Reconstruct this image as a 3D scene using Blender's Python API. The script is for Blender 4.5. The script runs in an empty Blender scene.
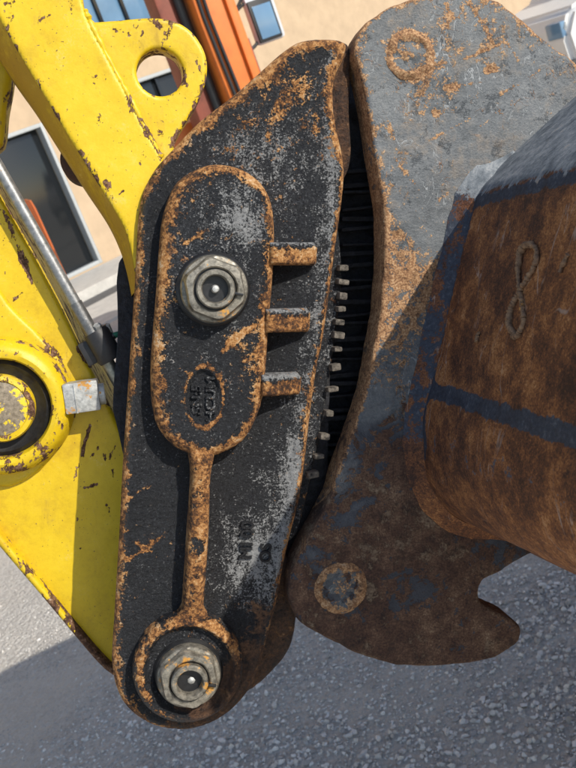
import bpy, bmesh, math, random
import numpy as np
from mathutils import Vector, Matrix
random.seed(7); np.random.seed(7)
S = bpy.context.scene
COL = S.collection
R = math.radians

# ------------------------------------------------------------------ camera, sky, sun
F, CX, CY = 900.0, 288.0, 384.0           # focal length and centre, in photograph pixels
PITCH, ROLL, EYE = R(18), R(21.1), 1.6
fwd = Vector((0, math.cos(PITCH), -math.sin(PITCH)))
up0 = Vector((0, math.sin(PITCH), math.cos(PITCH)))
rt0 = Vector((1, 0, 0))
CU = rt0 * math.cos(ROLL) - up0 * math.sin(ROLL)
CV = rt0 * math.sin(ROLL) + up0 * math.cos(ROLL)
CW = -fwd
CAM = Vector((0, 0, EYE))
CAMROT = Matrix((CU, CV, CW)).transposed()
cd = bpy.data.cameras.new('camera'); cam = bpy.data.objects.new('camera', cd); COL.objects.link(cam)
cam.matrix_world = Matrix.Translation(CAM) @ CAMROT.to_4x4()
cd.sensor_fit = 'VERTICAL'; cd.sensor_height = 36; cd.sensor_width = 27
cd.lens = F / 768 * 36; cd.clip_start = 0.02; cd.clip_end = 2000
cd.dof.use_dof = True; cd.dof.focus_distance = 0.89; cd.dof.aperture_fstop = 19
S.camera = cam
VP = (130.0, 290.0)                        # where the pin axes of the machine vanish
MN = Vector((CX - VP[0], VP[1] - CY, F)).normalized()
MA = (Vector((1, 0, 0)) - MN * MN.x).normalized()
MB = MN.cross(MA)
SUN_CAM = (MA * .375 + MB * .62 + MN * .69).normalized()
SUNDIR = (CAMROT @ SUN_CAM).normalized()
el = math.asin(SUNDIR.z); az = math.atan2(SUNDIR.x, SUNDIR.y)
W = bpy.data.worlds.new('World'); S.world = W; W.use_nodes = True
wn = W.node_tree; bg = wn.nodes['Background']
sky = wn.nodes.new('ShaderNodeTexSky'); sky.sky_type = 'NISHITA'; sky.sun_disc = False
sky.sun_elevation = el; sky.sun_rotation = az; sky.air_density = 1.0; sky.dust_density = 0.7
wn.links.new(sky.outputs[0], bg.inputs[0]); bg.inputs[1].default_value = 0.15
sd_ = bpy.data.lights.new('sun', 'SUN'); sd_.energy = 4.3; sd_.angle = R(0.5); sd_.color = (1, .945, .85)
sun = bpy.data.objects.new('sun', sd_); COL.objects.link(sun)
sun.rotation_euler = SUNDIR.to_track_quat('Z', 'Y').to_euler(); sun.location = (3, -3, 6)
S.view_settings.view_transform = 'Standard'; S.view_settings.look = 'None'
S.view_settings.exposure = 0.10; S.view_settings.gamma = 1.0
S.render.engine = 'CYCLES'

# ------------------------------------------------------------------ frames
MO = Vector((0, 0, -0.9))
MROT = CAMROT @ Matrix((MA, MB, MN)).transposed()      # machine axes to world
MORG = CAM + CAMROT @ MO

def P(px, py, n=0.0):
    "point of the machine frame seen at a pixel, on the plane n metres before the casting's face"
    d = Vector(((px - CX) / F, (CY - py) / F, -1))
    t = (MO.dot(MN) + n) / d.dot(MN)
    q = d * t - MO
    return Vector((q.dot(MA), q.dot(MB), n))
def pix(a, b, n=0.0):
    x = MO.x + a * MA.x + b * MB.x + n * MN.x; y = MO.y + a * MA.y + b * MB.y + n * MN.y; z = MO.z + a * MA.z + b * MB.z + n * MN.z
    return CX + F * x / -z, CY - F * y / -z
def ray(px, py):
    return (CAMROT @ Vector(((px - CX) / F, (CY - py) / F, -1)))
def at_dist(px, py, Y):
    d = ray(px, py); return CAM + d * (Y / d.y)
def on_ground(px, py):
    d = ray(px, py); return CAM + d * (-CAM.z / d.z)

# ------------------------------------------------------------------ helpers: objects
def tag(o, label, cat, group=None):
    o['label'] = label; o['category'] = cat
    if group: o['group'] = group
    return o
def thing(name, label, cat, base=(0, 0, 0), machine=True, rotz=0, group=None):
    o = bpy.data.objects.new(name, None); COL.objects.link(o); o.empty_display_size = .05
    if machine:
        o['b'] = list(base)
        o.matrix_world = Matrix.Translation(MORG + MROT @ Vector(base)) @ MROT.to_4x4()
    else:
        o.location = base; o.rotation_euler = (0, 0, rotz)
    return tag(o, label, cat, group)
def root_base(p):
    b = Vector((0, 0, 0))
    while p is not None:
        if 'b' in p: b = b + Vector(p['b'])
        p = p.parent
    return b
def link(name, me, mat, parent=None, smooth=True, label=None):
    o = bpy.data.objects.new(name, me); COL.objects.link(o)
    if mat: me.materials.append(mat)
    if smooth: me.polygons.foreach_set('use_smooth', [True] * len(me.polygons))
    if parent is not None:
        o.parent = parent
    if label: o['label'] = label
    return o
def mk(name, V, Fc, mat, parent, smooth=True, attrs=None, shift=True):
    "mesh from machine-frame coordinates, parented to a thing or part"
    V = np.asarray(V, dtype=float)
    if shift: V = V - np.array(root_base(parent))
    me = bpy.data.meshes.new(name); me.from_pydata(V.tolist(), [], Fc); me.update()
    if attrs:
        for k, v in attrs.items():
            at = me.attributes.new(k, 'FLOAT', 'POINT'); at.data.foreach_set('value', np.asarray(v, dtype=np.float32))
    return link(name, me, mat, parent, smooth)
def sharp(o, deg=40):
    me = o.data; bm = bmesh.new(); bm.from_mesh(me)
    for e in bm.edges:
        if len(e.link_faces) == 2 and e.calc_face_angle(0) > R(deg): e.smooth = False
    bm.to_mesh(me); bm.free(); return o

# ------------------------------------------------------------------ helpers: noise and outlines
def vnoise(x, y, seed=0):
    xi = np.floor(x); yi = np.floor(y); fx = x - xi; fy = y - yi
    fx = fx * fx * (3 - 2 * fx); fy = fy * fy * (3 - 2 * fy)
    def h(a, b):
        v = np.sin(a * 127.1 + b * 311.7 + seed * 74.7) * 43758.5453; return v - np.floor(v)
    return (h(xi, yi) * (1 - fx) + h(xi + 1, yi) * fx) * (1 - fy) + (h(xi, yi + 1) * (1 - fx) + h(xi + 1, yi + 1) * fx) * fy
def fbm(x, y, sc, seed=0, oc=4):
    v = 0; a = .5; s = sc; t = 0
    for i in range(oc):
        v = v + a * vnoise(x * s + i * 17.3, y * s - i * 9.1, seed + i); t += a; a *= .5; s *= 2.03
    return v / t - .5
def smoothpts(pts, k=5, closed=True):
    p = [np.array(q[:2], float) for q in pts]; n = len(p); out = []
    rng = range(n) if closed else range(n - 1)
    for i in rng:
        if closed: p0, p1, p2, p3 = p[i - 1], p[i], p[(i + 1) % n], p[(i + 2) % n]
        else: p0, p1, p2, p3 = p[max(i - 1, 0)], p[i], p[i + 1], p[min(i + 2, n - 1)]
        for j in range(k):
            t = j / k
            out.append(.5 * ((2 * p1) + (-p0 + p2) * t + (2 * p0 - 5 * p1 + 4 * p2 - p3) * t * t + (-p0 + 3 * p1 - 3 * p2 + p3) * t ** 3))
    if not closed: out.append(p[-1])
    return np.array(out)
def sdist(X, Y, poly):
    "inside distance (positive inside) and closest boundary point"
    best = np.full(X.shape, 1e18); bx = np.zeros_like(X); by = np.zeros_like(X); ins = np.zeros(X.shape, bool)
    n = len(poly)
    for i in range(n):
        x0, y0 = poly[i]; x1, y1 = poly[(i + 1) % n]
        dx, dy = x1 - x0, y1 - y0; L = dx * dx + dy * dy
        if L < 1e-16: continue
        t = np.clip(((X - x0) * dx + (Y - y0) * dy) / L, 0, 1)
        qx = x0 + t * dx; qy = y0 + t * dy; dd = (X - qx) ** 2 + (Y - qy) ** 2
        m = dd < best; best[m] = dd[m]; bx[m] = qx[m]; by[m] = qy[m]
        if y0 != y1:
            c = ((y0 > Y) != (y1 > Y)) & (X < (x1 - x0) * (Y - y0) / (y1 - y0) + x0); ins ^= c
    d = np.sqrt(best); return np.where(ins, d, -d), bx, by
def circ(c, r, k=40, r2=None, rot=0):
    r2 = r2 or r; o = []
    for i in range(k):
        t = 2 * math.pi * i / k; x = r * math.cos(t); y = r2 * math.sin(t)
        o.append((c[0] + x * math.cos(rot) - y * math.sin(rot), c[1] + x * math.sin(rot) + y * math.cos(rot)))
    return np.array(o)

def rnd(d, r, depth=None):
    "rounded border: how far the surface drops at inside distance d"
    depth = depth or r
    q = np.clip(1 - d / r, 0, 1); return -depth * (1 - np.sqrt(np.clip(1 - q * q, 0, 1)))

def relief(name, parent, mat, poly, n0, h, top, thick, holes=(), attrs=None, cap=True, rough=(0.0008, 60)):
    "a plate with an uneven, round-edged face; poly in machine (a,b) metres"
    mn = poly.min(0) - h * 1.5; mx = poly.max(0) + h * 1.5
    xs = np.arange(mn[0], mx[0] + h, h); ys = np.arange(mn[1], mx[1] + h, h)
    X, Y = np.meshgrid(xs, ys); sh = X.shape; X = X.ravel().copy(); Y = Y.ravel().copy()
    D, BX, BY = sdist(X, Y, poly)
    for ho in holes:
        d2, hx, hy = sdist(X, Y, ho); d2 = -d2
        m = d2 < D; D[m] = d2[m]; BX[m] = hx[m]; BY[m] = hy[m]
    idx = np.arange(len(X)).reshape(sh)
    q = np.stack([idx[:-1, :-1], idx[:-1, 1:], idx[1:, 1:], idx[1:, :-1]], -1).reshape(-1, 4)
    near = D > -h * 1.45
    keep = (D[q] > .12 * h).any(1) & near[q].all(1)
    q = q[keep]
    used = np.unique(q); out = D < 0.12 * h
    X[out] = BX[out]; Y[out] = BY[out]; D = np.where(out, 0, D)
    new = -np.ones(len(X), int); new[used] = np.arange(len(used)); q = new[q]
    X = X[used]; Y = Y[used]; D = D[used]
    PX, PY = pix(X, Y, n0)
    Z = n0 + top(D, PX, PY) + rough[0] * 2 * fbm(X, Y, rough[1], 3) * np.clip(D / .004, .3, 1)
    V = np.stack([X, Y, Z], -1); n = len(V); faces = q.tolist()
    e = np.concatenate([q[:, [0, 1]], q[:, [1, 2]], q[:, [2, 3]], q[:, [3, 0]]])
    es = np.sort(e, 1); key = es[:, 0].astype(np.int64) * n + es[:, 1]
    u, inv, cnt = np.unique(key, return_inverse=True, return_counts=True)
    be = e[cnt[inv] == 1]
    zb = n0 - thick
    bv = np.unique(be); m1 = -np.ones(n, int); m1[bv] = n + np.arange(len(bv))
    Vb = V[bv].copy(); Vb[:, 2] = zb
    V = np.concatenate([V, Vb]); Dall = np.concatenate([D, np.zeros(len(bv))])
    faces += [[int(b), int(a), int(m1[a]), int(m1[b])] for a, b in be]
    if cap:
        k = len(V); VC = V[:n].copy(); VC[:, 2] = zb
        V = np.concatenate([V, VC]); faces += (q[:, ::-1] + k).tolist(); Dall = np.concatenate([Dall, D])
    AX, AY = pix(V[:, 0], V[:, 1], n0)
    A = {'d': Dall}
    if attrs:
        for kk, fn in attrs.items(): A[kk] = np.asarray(fn(Dall, AX, AY)) * np.ones(len(V))
    return mk(name, V, faces, mat, parent, True, A)

def pp(pts, n=0.0, k=5, smooth=True):
    q = np.array([P(x, y, n)[:2] for x, y in pts]); return smoothpts(q, k) if smooth else q

def lathe(name, parent, mat, c, prof, seg=56, hexr=None, wob=0.0, seed=0):
    "c in machine frame, axis n; prof [(r,z)]; hexr: {index: (flat radius)} rings squeezed to a hexagon"
    V = []; Fc = []; rows = len(prof)
    for i, (r, z) in enumerate(prof):
        for j in range(seg):
            t = 2 * math.pi * j / seg; rr = r
            if hexr and i in hexr:
                tt = (t + .35) % (math.pi / 3) - math.pi / 6; rr = min(r, hexr[i] / math.cos(tt))
            if wob: rr += wob * math.sin(3 * t + seed) * .6 + wob * math.sin(7 * t + seed * 2.1) * .5 + wob * math.sin(13 * t + i) * .3
            V.append((c[0] + rr * math.cos(t), c[1] + rr * math.sin(t), c[2] + z + (wob * .5 * math.sin(5 * t + seed + i) if wob else 0)))
    for i in range(rows - 1):
        for j in range(seg):
            j2 = (j + 1) % seg; Fc.append([i * seg + j, i * seg + j2, (i + 1) * seg + j2, (i + 1) * seg + j])
    Fc = [f[::-1] for f in Fc] if prof[0][1] > prof[-1][1] and prof[0][0] < prof[-1][0] else Fc
    Fc.append(list(range((rows - 1) * seg, rows * seg)))
    o = mk(name, V, Fc, mat, parent)
    return sharp(o, 35)

def tube(name, parent, mat, pts, r, seg=14, caps=True, shift=True, radii=None):
    pts = [Vector(p) for p in pts]; V = []; Fc = []; n = len(pts)
    u = None
    for i, p in enumerate(pts):
        t = (pts[min(i + 1, n - 1)] - pts[max(i - 1, 0)]).normalized()
        if u is None: u = t.orthogonal().normalized()
        u = (u - t * u.dot(t)).normalized(); w = t.cross(u)
        rr = radii[i] if radii else r
        for j in range(seg):
            a = 2 * math.pi * j / seg; V.append(p + (u * math.cos(a) + w * math.sin(a)) * rr)
    for i in range(n - 1):
        for j in range(seg):
            k = (j + 1) % seg; Fc.append([i * seg + j, i * seg + k, (i + 1) * seg + k, (i + 1) * seg + j])
    if caps: Fc += [list(range(seg))[::-1], list(range((n - 1) * seg, n * seg))]
    return sharp(mk(name, [tuple(v) for v in V], Fc, mat, parent, True, None, shift), 50)

def box(name, parent, mat, c, size, rot=None, bev=.002, shift=True, segs=2):
    "bevelled box, c and axes in the parent's frame (machine frame when shift)"
    bm = bmesh.new(); bmesh.ops.create_cube(bm, size=1)
    for v in bm.verts: v.co = Vector((v.co.x * size[0], v.co.y * size[1], v.co.z * size[2]))
    if bev: bmesh.ops.bevel(bm, geom=bm.edges[:], offset=bev, segments=segs, affect='EDGES', profile=.6)
    M = (rot.to_4x4() if rot else Matrix.Identity(4)); c = Vector(c) - (root_base(parent) if shift else Vector())
    bmesh.ops.transform(bm, matrix=Matrix.Translation(c) @ M, verts=bm.verts)
    me = bpy.data.meshes.new(name); bm.to_mesh(me); bm.free()
    return sharp(link(name, me, mat, parent), 30)

def prism(name, parent, mat, pts3, ext, bev=.002):
    "polygon of machine points pulled along n by ext"
    bm = bmesh.new(); b = root_base(parent)
    f = bm.faces.new([bm.verts.new(Vector(p) - b) for p in pts3])
    r = bmesh.ops.extrude_face_region(bm, geom=[f])
    bmesh.ops.translate(bm, vec=Vector((0, 0, ext)), verts=[v for v in r['geom'] if isinstance(v, bmesh.types.BMVert)])
    bmesh.ops.recalc_face_normals(bm, faces=bm.faces)
    if bev: bmesh.ops.bevel(bm, geom=bm.edges[:], offset=bev, segments=2, affect='EDGES')
    me = bpy.data.meshes.new(name); bm.to_mesh(me); bm.free()
    return sharp(link(name, me, mat, parent), 30)

# ------------------------------------------------------------------ materials
class B:
    def __init__(s, name):
        s.m = bpy.data.materials.new(name); s.m.use_nodes = True; s.t = s.m.node_tree; s.bs = s.t.nodes['Principled BSDF']
        s.co = s.t.nodes.new('ShaderNodeTexCoord').outputs['Object']
    def put(s, sock, v):
        if hasattr(v, 'links') or isinstance(v, bpy.types.NodeSocket): s.t.links.new(v, sock)
        else:
            if sock.type == 'RGBA' and len(v) == 3: v = (*v, 1)
            sock.default_value = v
    def map(s, sc=(1, 1, 1), rot=(0, 0, 0), loc=(0, 0, 0)):
        n = s.t.nodes.new('ShaderNodeMapping'); s.put(n.inputs[0], s.co); n.inputs['Scale'].default_value = sc
        n.inputs['Rotation'].default_value = rot; n.inputs['Location'].default_value = loc; return n.outputs[0]
    def noise(s, sc, det=6, ro=.6, vec=None, dist=0):
        n = s.t.nodes.new('ShaderNodeTexNoise'); s.put(n.inputs['Vector'], vec or s.co)
        n.inputs['Scale'].default_value = sc; n.inputs['Detail'].default_value = det; n.inputs['Roughness'].default_value = ro
        n.inputs['Distortion'].default_value = dist; return n.outputs[0]
    def vor(s, sc, feat='F1', vec=None, out='Distance', rand=1):
        n = s.t.nodes.new('ShaderNodeTexVoronoi'); n.feature = feat; s.put(n.inputs['Vector'], vec or s.co)
        n.inputs['Scale'].default_value = sc; n.inputs['Randomness'].default_value = rand; return n.outputs[out]
    def attr(s, k):
        n = s.t.nodes.new('ShaderNodeAttribute'); n.attribute_name = k; return n.outputs['Fac']
    def mth(s, op, a, b=0.0, c=None, clamp=False):
        n = s.t.nodes.new('ShaderNodeMath'); n.operation = op; n.use_clamp = clamp
        s.put(n.inputs[0], a); s.put(n.inputs[1], b)
        if c is not None: s.put(n.inputs[2], c)
        return n.outputs[0]
    def add(s, *a):
        r = a[0]
        for x in a[1:]: r = s.mth('ADD', r, x)
        return r
    def ctr(s, a, k): return s.mth('MULTIPLY', s.mth('SUBTRACT', a, .5), k)
    def sm(s, v, lo, hi):
        n = s.t.nodes.new('ShaderNodeMapRange'); n.interpolation_type = 'SMOOTHSTEP'; s.put(n.inputs[0], v)
        n.inputs[1].default_value = lo; n.inputs[2].default_value = hi; return n.outputs[0]
    def ramp(s, v, stops):
        n = s.t.nodes.new('ShaderNodeValToRGB'); s.put(n.inputs[0], v); e = n.color_ramp.elements
        while len(e) < len(stops): e.new(.5)
        for q, (p, c) in zip(e, stops): q.position = p; q.color = (*c, 1)
        return n.outputs[0]
    def mix(s, f, a, b):
        n = s.t.nodes.new('ShaderNodeMix'); n.data_type = 'RGBA'; s.put(n.inputs[0], f)
        s.put(n.inputs[6], a); s.put(n.inputs[7], b); return n.outputs[2]
    def mixf(s, f, a, b):
        n = s.t.nodes.new('ShaderNodeMix'); n.data_type = 'FLOAT'; s.put(n.inputs[0], f); s.put(n.inputs[2], a); s.put(n.inputs[3], b); return n.outputs[0]
    def bump(s, h, st=.5, dist=.001, base=None):
        n = s.t.nodes.new('ShaderNodeBump'); n.inputs['Strength'].default_value = st; n.inputs['Distance'].default_value = dist
        s.put(n.inputs['Height'], h)
        if base: s.put(n.inputs['Normal'], base)
        return n.outputs[0]
    def out(s, col, rough=.7, metal=0.0, normal=None, spec=.5):
        s.put(s.bs.inputs['Base Color'], col); s.put(s.bs.inputs['Roughness'], rough); s.put(s.bs.inputs['Metallic'], metal)
        s.put(s.bs.inputs['Specular IOR Level'], spec)
        if normal: s.put(s.bs.inputs['Normal'], normal)
        return s.m

def rustcol(b, bright=1.0):
    n = b.noise(260, 8, .75); k = bright
    return b.ramp(b.add(.47, b.ctr(n, 1.9), b.ctr(b.noise(28, 4), 1.0), b.ctr(b.noise(95, 4), .8)), [(.20, (.040 * k, .020 * k, .011 * k)), (.38, (.16 * k, .066 * k, .022 * k)), (.52, (.40 * k, .175 * k, .050 * k)), (.70, (.57 * k, .31 * k, .12 * k)), (.92, (.66 * k, .50 * k, .34 * k))])

def cast_black():
    b = B('cast_iron_black_rusted')
    n1 = b.noise(48, 6, .62, dist=.4); n2 = b.noise(230, 8, .75); n3 = b.noise(520, 5, .75); n4 = b.noise(11, 4, .6)
    rust = b.attr('rust'); wear = b.attr('wear'); brown = b.attr('brown')
    run = b.noise(120, 6, .7, b.map((1, .3, 1), (0, 0, R(10))), .5)
    blk = b.ramp(b.add(.42, b.ctr(n3, 1.6), b.ctr(n2, .8), b.ctr(n4, .5)), [(.28, (.0045, .005, .0065)), (.52, (.013, .0145, .018)), (.68, (.040, .043, .050)), (.86, (.15, .155, .16))])
    wm = b.sm(b.add(wear, b.ctr(run, 1.1), b.ctr(n1, .9), b.ctr(n3, 2.2), b.ctr(n2, 1.0)), .72, .98)
    blk = b.mix(wm, blk, b.ramp(n2, [(.3, (.13, .135, .14)), (.6, (.30, .30, .295)), (.8, (.54, .53, .51))]))
    fl = b.mth('MULTIPLY', b.sm(b.add(b.noise(130, 5, .7), b.ctr(n4, .5), b.ctr(rust, .25)), .57, .63), .7)
    rm = b.mth('MAXIMUM', b.sm(b.add(rust, b.ctr(n1, 1.5), b.ctr(n2, 1.2), b.ctr(n3, .6)), .53, .595), fl)
    rc = rustcol(b)
    dk = b.ramp(b.add(.5, b.ctr(n2, 1.2), b.ctr(n1, 1.0), b.ctr(n3, .6)), [(.25, (.014, .010, .009)), (.5, (.060, .029, .016)), (.7, (.16, .080, .038)), (.9, (.34, .20, .10))])
    bm_ = b.sm(b.add(brown, b.ctr(n1, 1.2), b.ctr(n2, .8)), .47, .58)
    col = b.mix(rm, blk, rc); col = b.mix(bm_, col, dk)
    ro = b.mixf(b.mth('MAXIMUM', rm, wm), b.mixf(b.sm(n2, .35, .65), .26, .50), .92)
    h = b.add(b.mth('MULTIPLY', n3, .7), b.mth('MULTIPLY', n2, 1.0), b.mth('MULTIPLY', rm, .55), b.mth('MULTIPLY', n1, .8))
    return b.out(col, ro, 0, b.bump(h, .9, .0026), .5)

def ear_grey():
    b = B('bucket_ear_grey_rusted')
    n1 = b.noise(20, 6, .65, dist=.8); n2 = b.noise(120, 8, .72); n3 = b.noise(460, 5, .7); n4 = b.noise(6, 4, .6); rust = b.attr('rust'); brown = b.attr('brown')
    def curls(sc, w, vec=None, dist=1.2):
        return b.sm(b.mth('ABSOLUTE', b.mth('SUBTRACT', b.noise(sc, 3, .55, vec, dist), .5)), w, w * .3)
    sel = b.sm(b.noise(17, 4), .50, .62)
    c1 = b.mth('MULTIPLY', curls(32, .011), sel); c2 = b.mth('MULTIPLY', curls(55, .014, b.map((1, .4, 1), (0, 0, R(-38)))), b.sm(b.noise(13, 3), .42, .6))
    grey = b.ramp(b.add(.5, b.ctr(n2, .9), b.ctr(n3, .7), b.ctr(n4, 1.0)), [(.22, (.060, .066, .070)), (.46, (.108, .117, .123)), (.64, (.152, .160, .164)), (.88, (.24, .24, .235))])
    grey = b.mix(b.mth('MULTIPLY', b.sm(b.add(b.noise(9, 7, .7), b.ctr(n2, .5)), .47, .66), .55), grey, b.ramp(n2, [(.3, (.11, .085, .065)), (.7, (.24, .185, .13))]))
    grey = b.mix(b.mth('MULTIPLY', c2, .7), grey, (.34, .35, .35))
    blue = b.ramp(b.add(.5, b.ctr(n2, 1.0), b.ctr(n4, .8)), [(.35, (.020, .024, .036)), (.70, (.055, .064, .082))])
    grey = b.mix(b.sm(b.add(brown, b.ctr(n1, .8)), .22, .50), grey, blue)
    rm = b.sm(b.add(rust, b.ctr(n1, 1.3), b.ctr(n2, 1.5), b.ctr(n3, .8)), .61, .67)
    pit = b.mth('MULTIPLY', b.sm(b.vor(75), .20, .14), b.sm(b.add(b.noise(9, 3), b.ctr(rust, .5)), .54, .58))
    rm = b.mth('MAXIMUM', rm, b.mth('MAXIMUM', b.mth('MULTIPLY', c1, b.sm(n1, .42, .5)), pit))
    rc = b.ramp(b.add(.5, b.ctr(n3, 1.3), b.ctr(n2, 1.0)), [(.25, (.085, .042, .024)), (.46, (.26, .13, .060)), (.64, (.46, .27, .135)), (.85, (.58, .43, .28))])
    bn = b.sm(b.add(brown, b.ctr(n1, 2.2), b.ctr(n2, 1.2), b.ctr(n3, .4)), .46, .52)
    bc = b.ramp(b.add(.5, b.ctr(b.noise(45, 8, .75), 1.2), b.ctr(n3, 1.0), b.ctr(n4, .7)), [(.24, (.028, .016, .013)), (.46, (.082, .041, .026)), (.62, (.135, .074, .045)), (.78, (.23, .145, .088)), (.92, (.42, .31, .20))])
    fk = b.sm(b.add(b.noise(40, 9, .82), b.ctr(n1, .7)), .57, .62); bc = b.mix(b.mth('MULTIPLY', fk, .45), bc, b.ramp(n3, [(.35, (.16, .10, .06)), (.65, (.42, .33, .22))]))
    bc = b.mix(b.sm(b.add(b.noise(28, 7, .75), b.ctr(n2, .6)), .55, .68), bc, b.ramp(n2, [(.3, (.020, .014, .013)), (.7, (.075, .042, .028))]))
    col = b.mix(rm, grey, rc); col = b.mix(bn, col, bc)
    h = b.add(n2, b.mth('MULTIPLY', fk, .8), b.mth('MULTIPLY', n3, .6), b.mth('MULTIPLY', rm, .7), b.mth('MULTIPLY', c2, -.5), b.mth('MULTIPLY', bn, .5))
    return b.out(col, b.mixf(b.mth('MAXIMUM', rm, bn), .45, .88), 0, b.bump(h, .65, .0015), .45)

def bucket_rust():
    b = B('bucket_shell_rust')
    grey = b.attr('grey'); blue = b.attr('blue')
    st = b.noise(70, 6, .65, b.map((1, .22, 1)), .3); n2 = b.noise(240, 7, .75); n1 = b.noise(14, 5, .6); n3 = b.noise(560, 4, .7); n4 = b.noise(45, 5, .65)
    scr = b.mth('MULTIPLY', b.sm(b.mth('ABSOLUTE', b.mth('SUBTRACT', b.noise(30, 3, .5, b.map((1, .18, 1)), .6), .5)), .008, .002), b.sm(n1, .5, .6))
    v = b.add(.5, b.ctr(st, .28), b.ctr(n2, 1.0), b.ctr(n1, 1.1), b.ctr(n3, 1.1), b.ctr(n4, 1.0))
    br = b.ramp(v, [(.20, (.045, .020, .013)), (.42, (.125, .048, .022)), (.58, (.22, .084, .030)), (.74, (.36, .150, .050)), (.92, (.48, .26, .12))])
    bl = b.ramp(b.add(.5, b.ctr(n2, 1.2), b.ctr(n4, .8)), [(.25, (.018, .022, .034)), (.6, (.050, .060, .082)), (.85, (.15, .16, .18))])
    gr = b.ramp(b.add(.5, b.ctr(st, 1.2), b.ctr(n2, .8), b.ctr(n4, .8)), [(.25, (.085, .098, .11)), (.5, (.18, .198, .212)), (.70, (.30, .31, .315)), (.88, (.40, .30, .22))])
    col = b.mix(b.mth('MULTIPLY', scr, .5), br, (.42, .36, .32))
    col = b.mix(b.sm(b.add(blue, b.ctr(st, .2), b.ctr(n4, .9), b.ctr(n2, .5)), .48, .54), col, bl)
    col = b.mix(b.sm(b.add(grey, b.ctr(st, 1.0), b.ctr(n2, .6)), .42, .52), col, gr)
    return b.out(col, b.mixf(n4, .55, .9), 0, b.bump(b.add(b.mth('MULTIPLY', st, .3), n2, b.mth('MULTIPLY', n4, 1.2), b.mth('MULTIPLY', n3, .3)), .5, .0014), .4)

def yellow(name='yellow_machine_paint', chips=1.0):
    b = B(name); d = b.attr('d'); wear = b.attr('wear'); shade_tint = b.attr('shade_tint')
    n1 = b.noise(30, 5, .6); n2 = b.noise(170, 7, .7); dirt = b.noise(9, 5, .6); n3 = b.noise(420, 4, .7)
    base = b.ramp(b.add(.5, b.ctr(dirt, 1.0), b.ctr(n2, .6), b.ctr(n1, .6)), [(.22, (.50, .315, .010)), (.45, (.64, .435, .009)), (.65, (.69, .480, .012)), (.85, (.68, .51, .06))])
    edge = b.mth('SUBTRACT', 1, b.mth('DIVIDE', d, .007), clamp=True)
    ch = b.noise(70, 4, .65, b.map((1, .45, 1), (0, 0, R(25))))
    m = b.sm(b.add(b.mth('MULTIPLY', edge, .15), b.mth('MULTIPLY', wear, .26), b.add(.5, b.ctr(ch, .9)), b.ctr(n2, .45), b.ctr(b.noise(11, 3), .3)), .715, .74)
    cc = b.ramp(b.add(.5, b.ctr(n2, 1.4), b.ctr(n3, .6)), [(.25, (.020, .011, .010)), (.5, (.10, .045, .022)), (.7, (.26, .15, .09)), (.85, (.42, .34, .27))])
    smear = b.sm(b.add(b.noise(26, 6, .7, b.map((1, .3, 1), (0, 0, R(30))), .4), b.ctr(n2, .5), b.mth('MULTIPLY', shade_tint, .35)), .58, .78)
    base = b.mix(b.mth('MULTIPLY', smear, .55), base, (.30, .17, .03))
    base = b.mix(b.mth('MULTIPLY', shade_tint, .55), base, (.36, .16, .012))  # warm shade of the link's edge face, mixed into the paint colour
    fade = b.sm(b.add(n1, b.ctr(n3, .8)), .60, .82); base = b.mix(b.mth('MULTIPLY', fade, .35), base, (.68, .53, .20))
    sp = b.sm(b.noise(330, 2, .5), .70, .73)
    col = b.mix(b.mth('MAXIMUM', m, b.mth('MULTIPLY', sp, .8)), base, cc)
    h = b.add(b.mth('MULTIPLY', m, -1.2), b.mth('MULTIPLY', n2, .4), b.mth('MULTIPLY', n1, .7), b.mth('MULTIPLY', n3, .15))
    return b.out(col, b.mixf(m, b.mixf(smear, .42, .7), .88), 0, b.bump(h, .55, .0010), .4)

def metal(name, c0, c1, rough=.35, met=.8, rusty=0.0, sc=220):
    b = B(name); n1 = b.noise(sc * .3, 5, .6); n2 = b.noise(sc, 7, .75)
    col = b.ramp(n2, [(.3, c0), (.65, c1)])
    ro = b.mixf(n2, rough * .8, rough * 1.3); mt = met
    if rusty:
        m = b.sm(b.add(n1, b.ctr(n2, .8)), .72 - rusty, .80 - rusty)
        col = b.mix(m, col, b.ramp(n2, [(.3, (.16, .07, .015)), (.6, (.55, .27, .05)), (.8, (.6, .40, .18))])); ro = b.mixf(m, ro, .85); mt = b.mixf(m, met, 0.0)
    return b.out(col, ro, mt, b.bump(b.add(n2, n1), .4, .0008))
def plain(name, c, rough=.6, var=.25, sc=40, bump=.2, met=0.0, bd=.001):
    b = B(name); n = b.noise(sc, 6, .65)
    lo = tuple(x * (1 - var) for x in c); hi = tuple(min(1, x * (1 + var)) for x in c)
    return b.out(b.ramp(n, [(.3, lo), (.7, hi)]), rough, met, b.bump(n, bump, bd))

M_CAST = cast_black(); M_EAR = ear_grey(); M_BUCK = bucket_rust(); M_YEL = yellow()
M_NUT = metal('worn_nut_steel', (.04, .037, .031), (.38, .345, .28), .42, .55, .09, 130)
M_NUT2 = metal('worn_nut_steel_rusty', (.04, .036, .029), (.38, .345, .28), .42, .5, .15, 130)
M_BLACK = plain('greasy_black', (.012, .012, .013), .42, .5, 160, .3)
M_DARK = plain('dark_grimy_steel', (.014, .014, .018), .7, .9, 150, 1.0, 0, .003)
M_STEEL = metal('worn_tube_steel', (.14, .145, .15), (.36, .36, .355), .42, .65, .06, 150)
M_ZINC = metal('zinc_fitting', (.22, .22, .21), (.60, .60, .57), .5, .4, .11, 170)
M_LICH = plain('pale_dried_mud', (.10, .085, .068), .9, 1.2, 200, 1.0, 0, .002)
M_GREEN = plain('green_hose', (.02, .16, .09), .5, .3, 90, .2)

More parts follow.
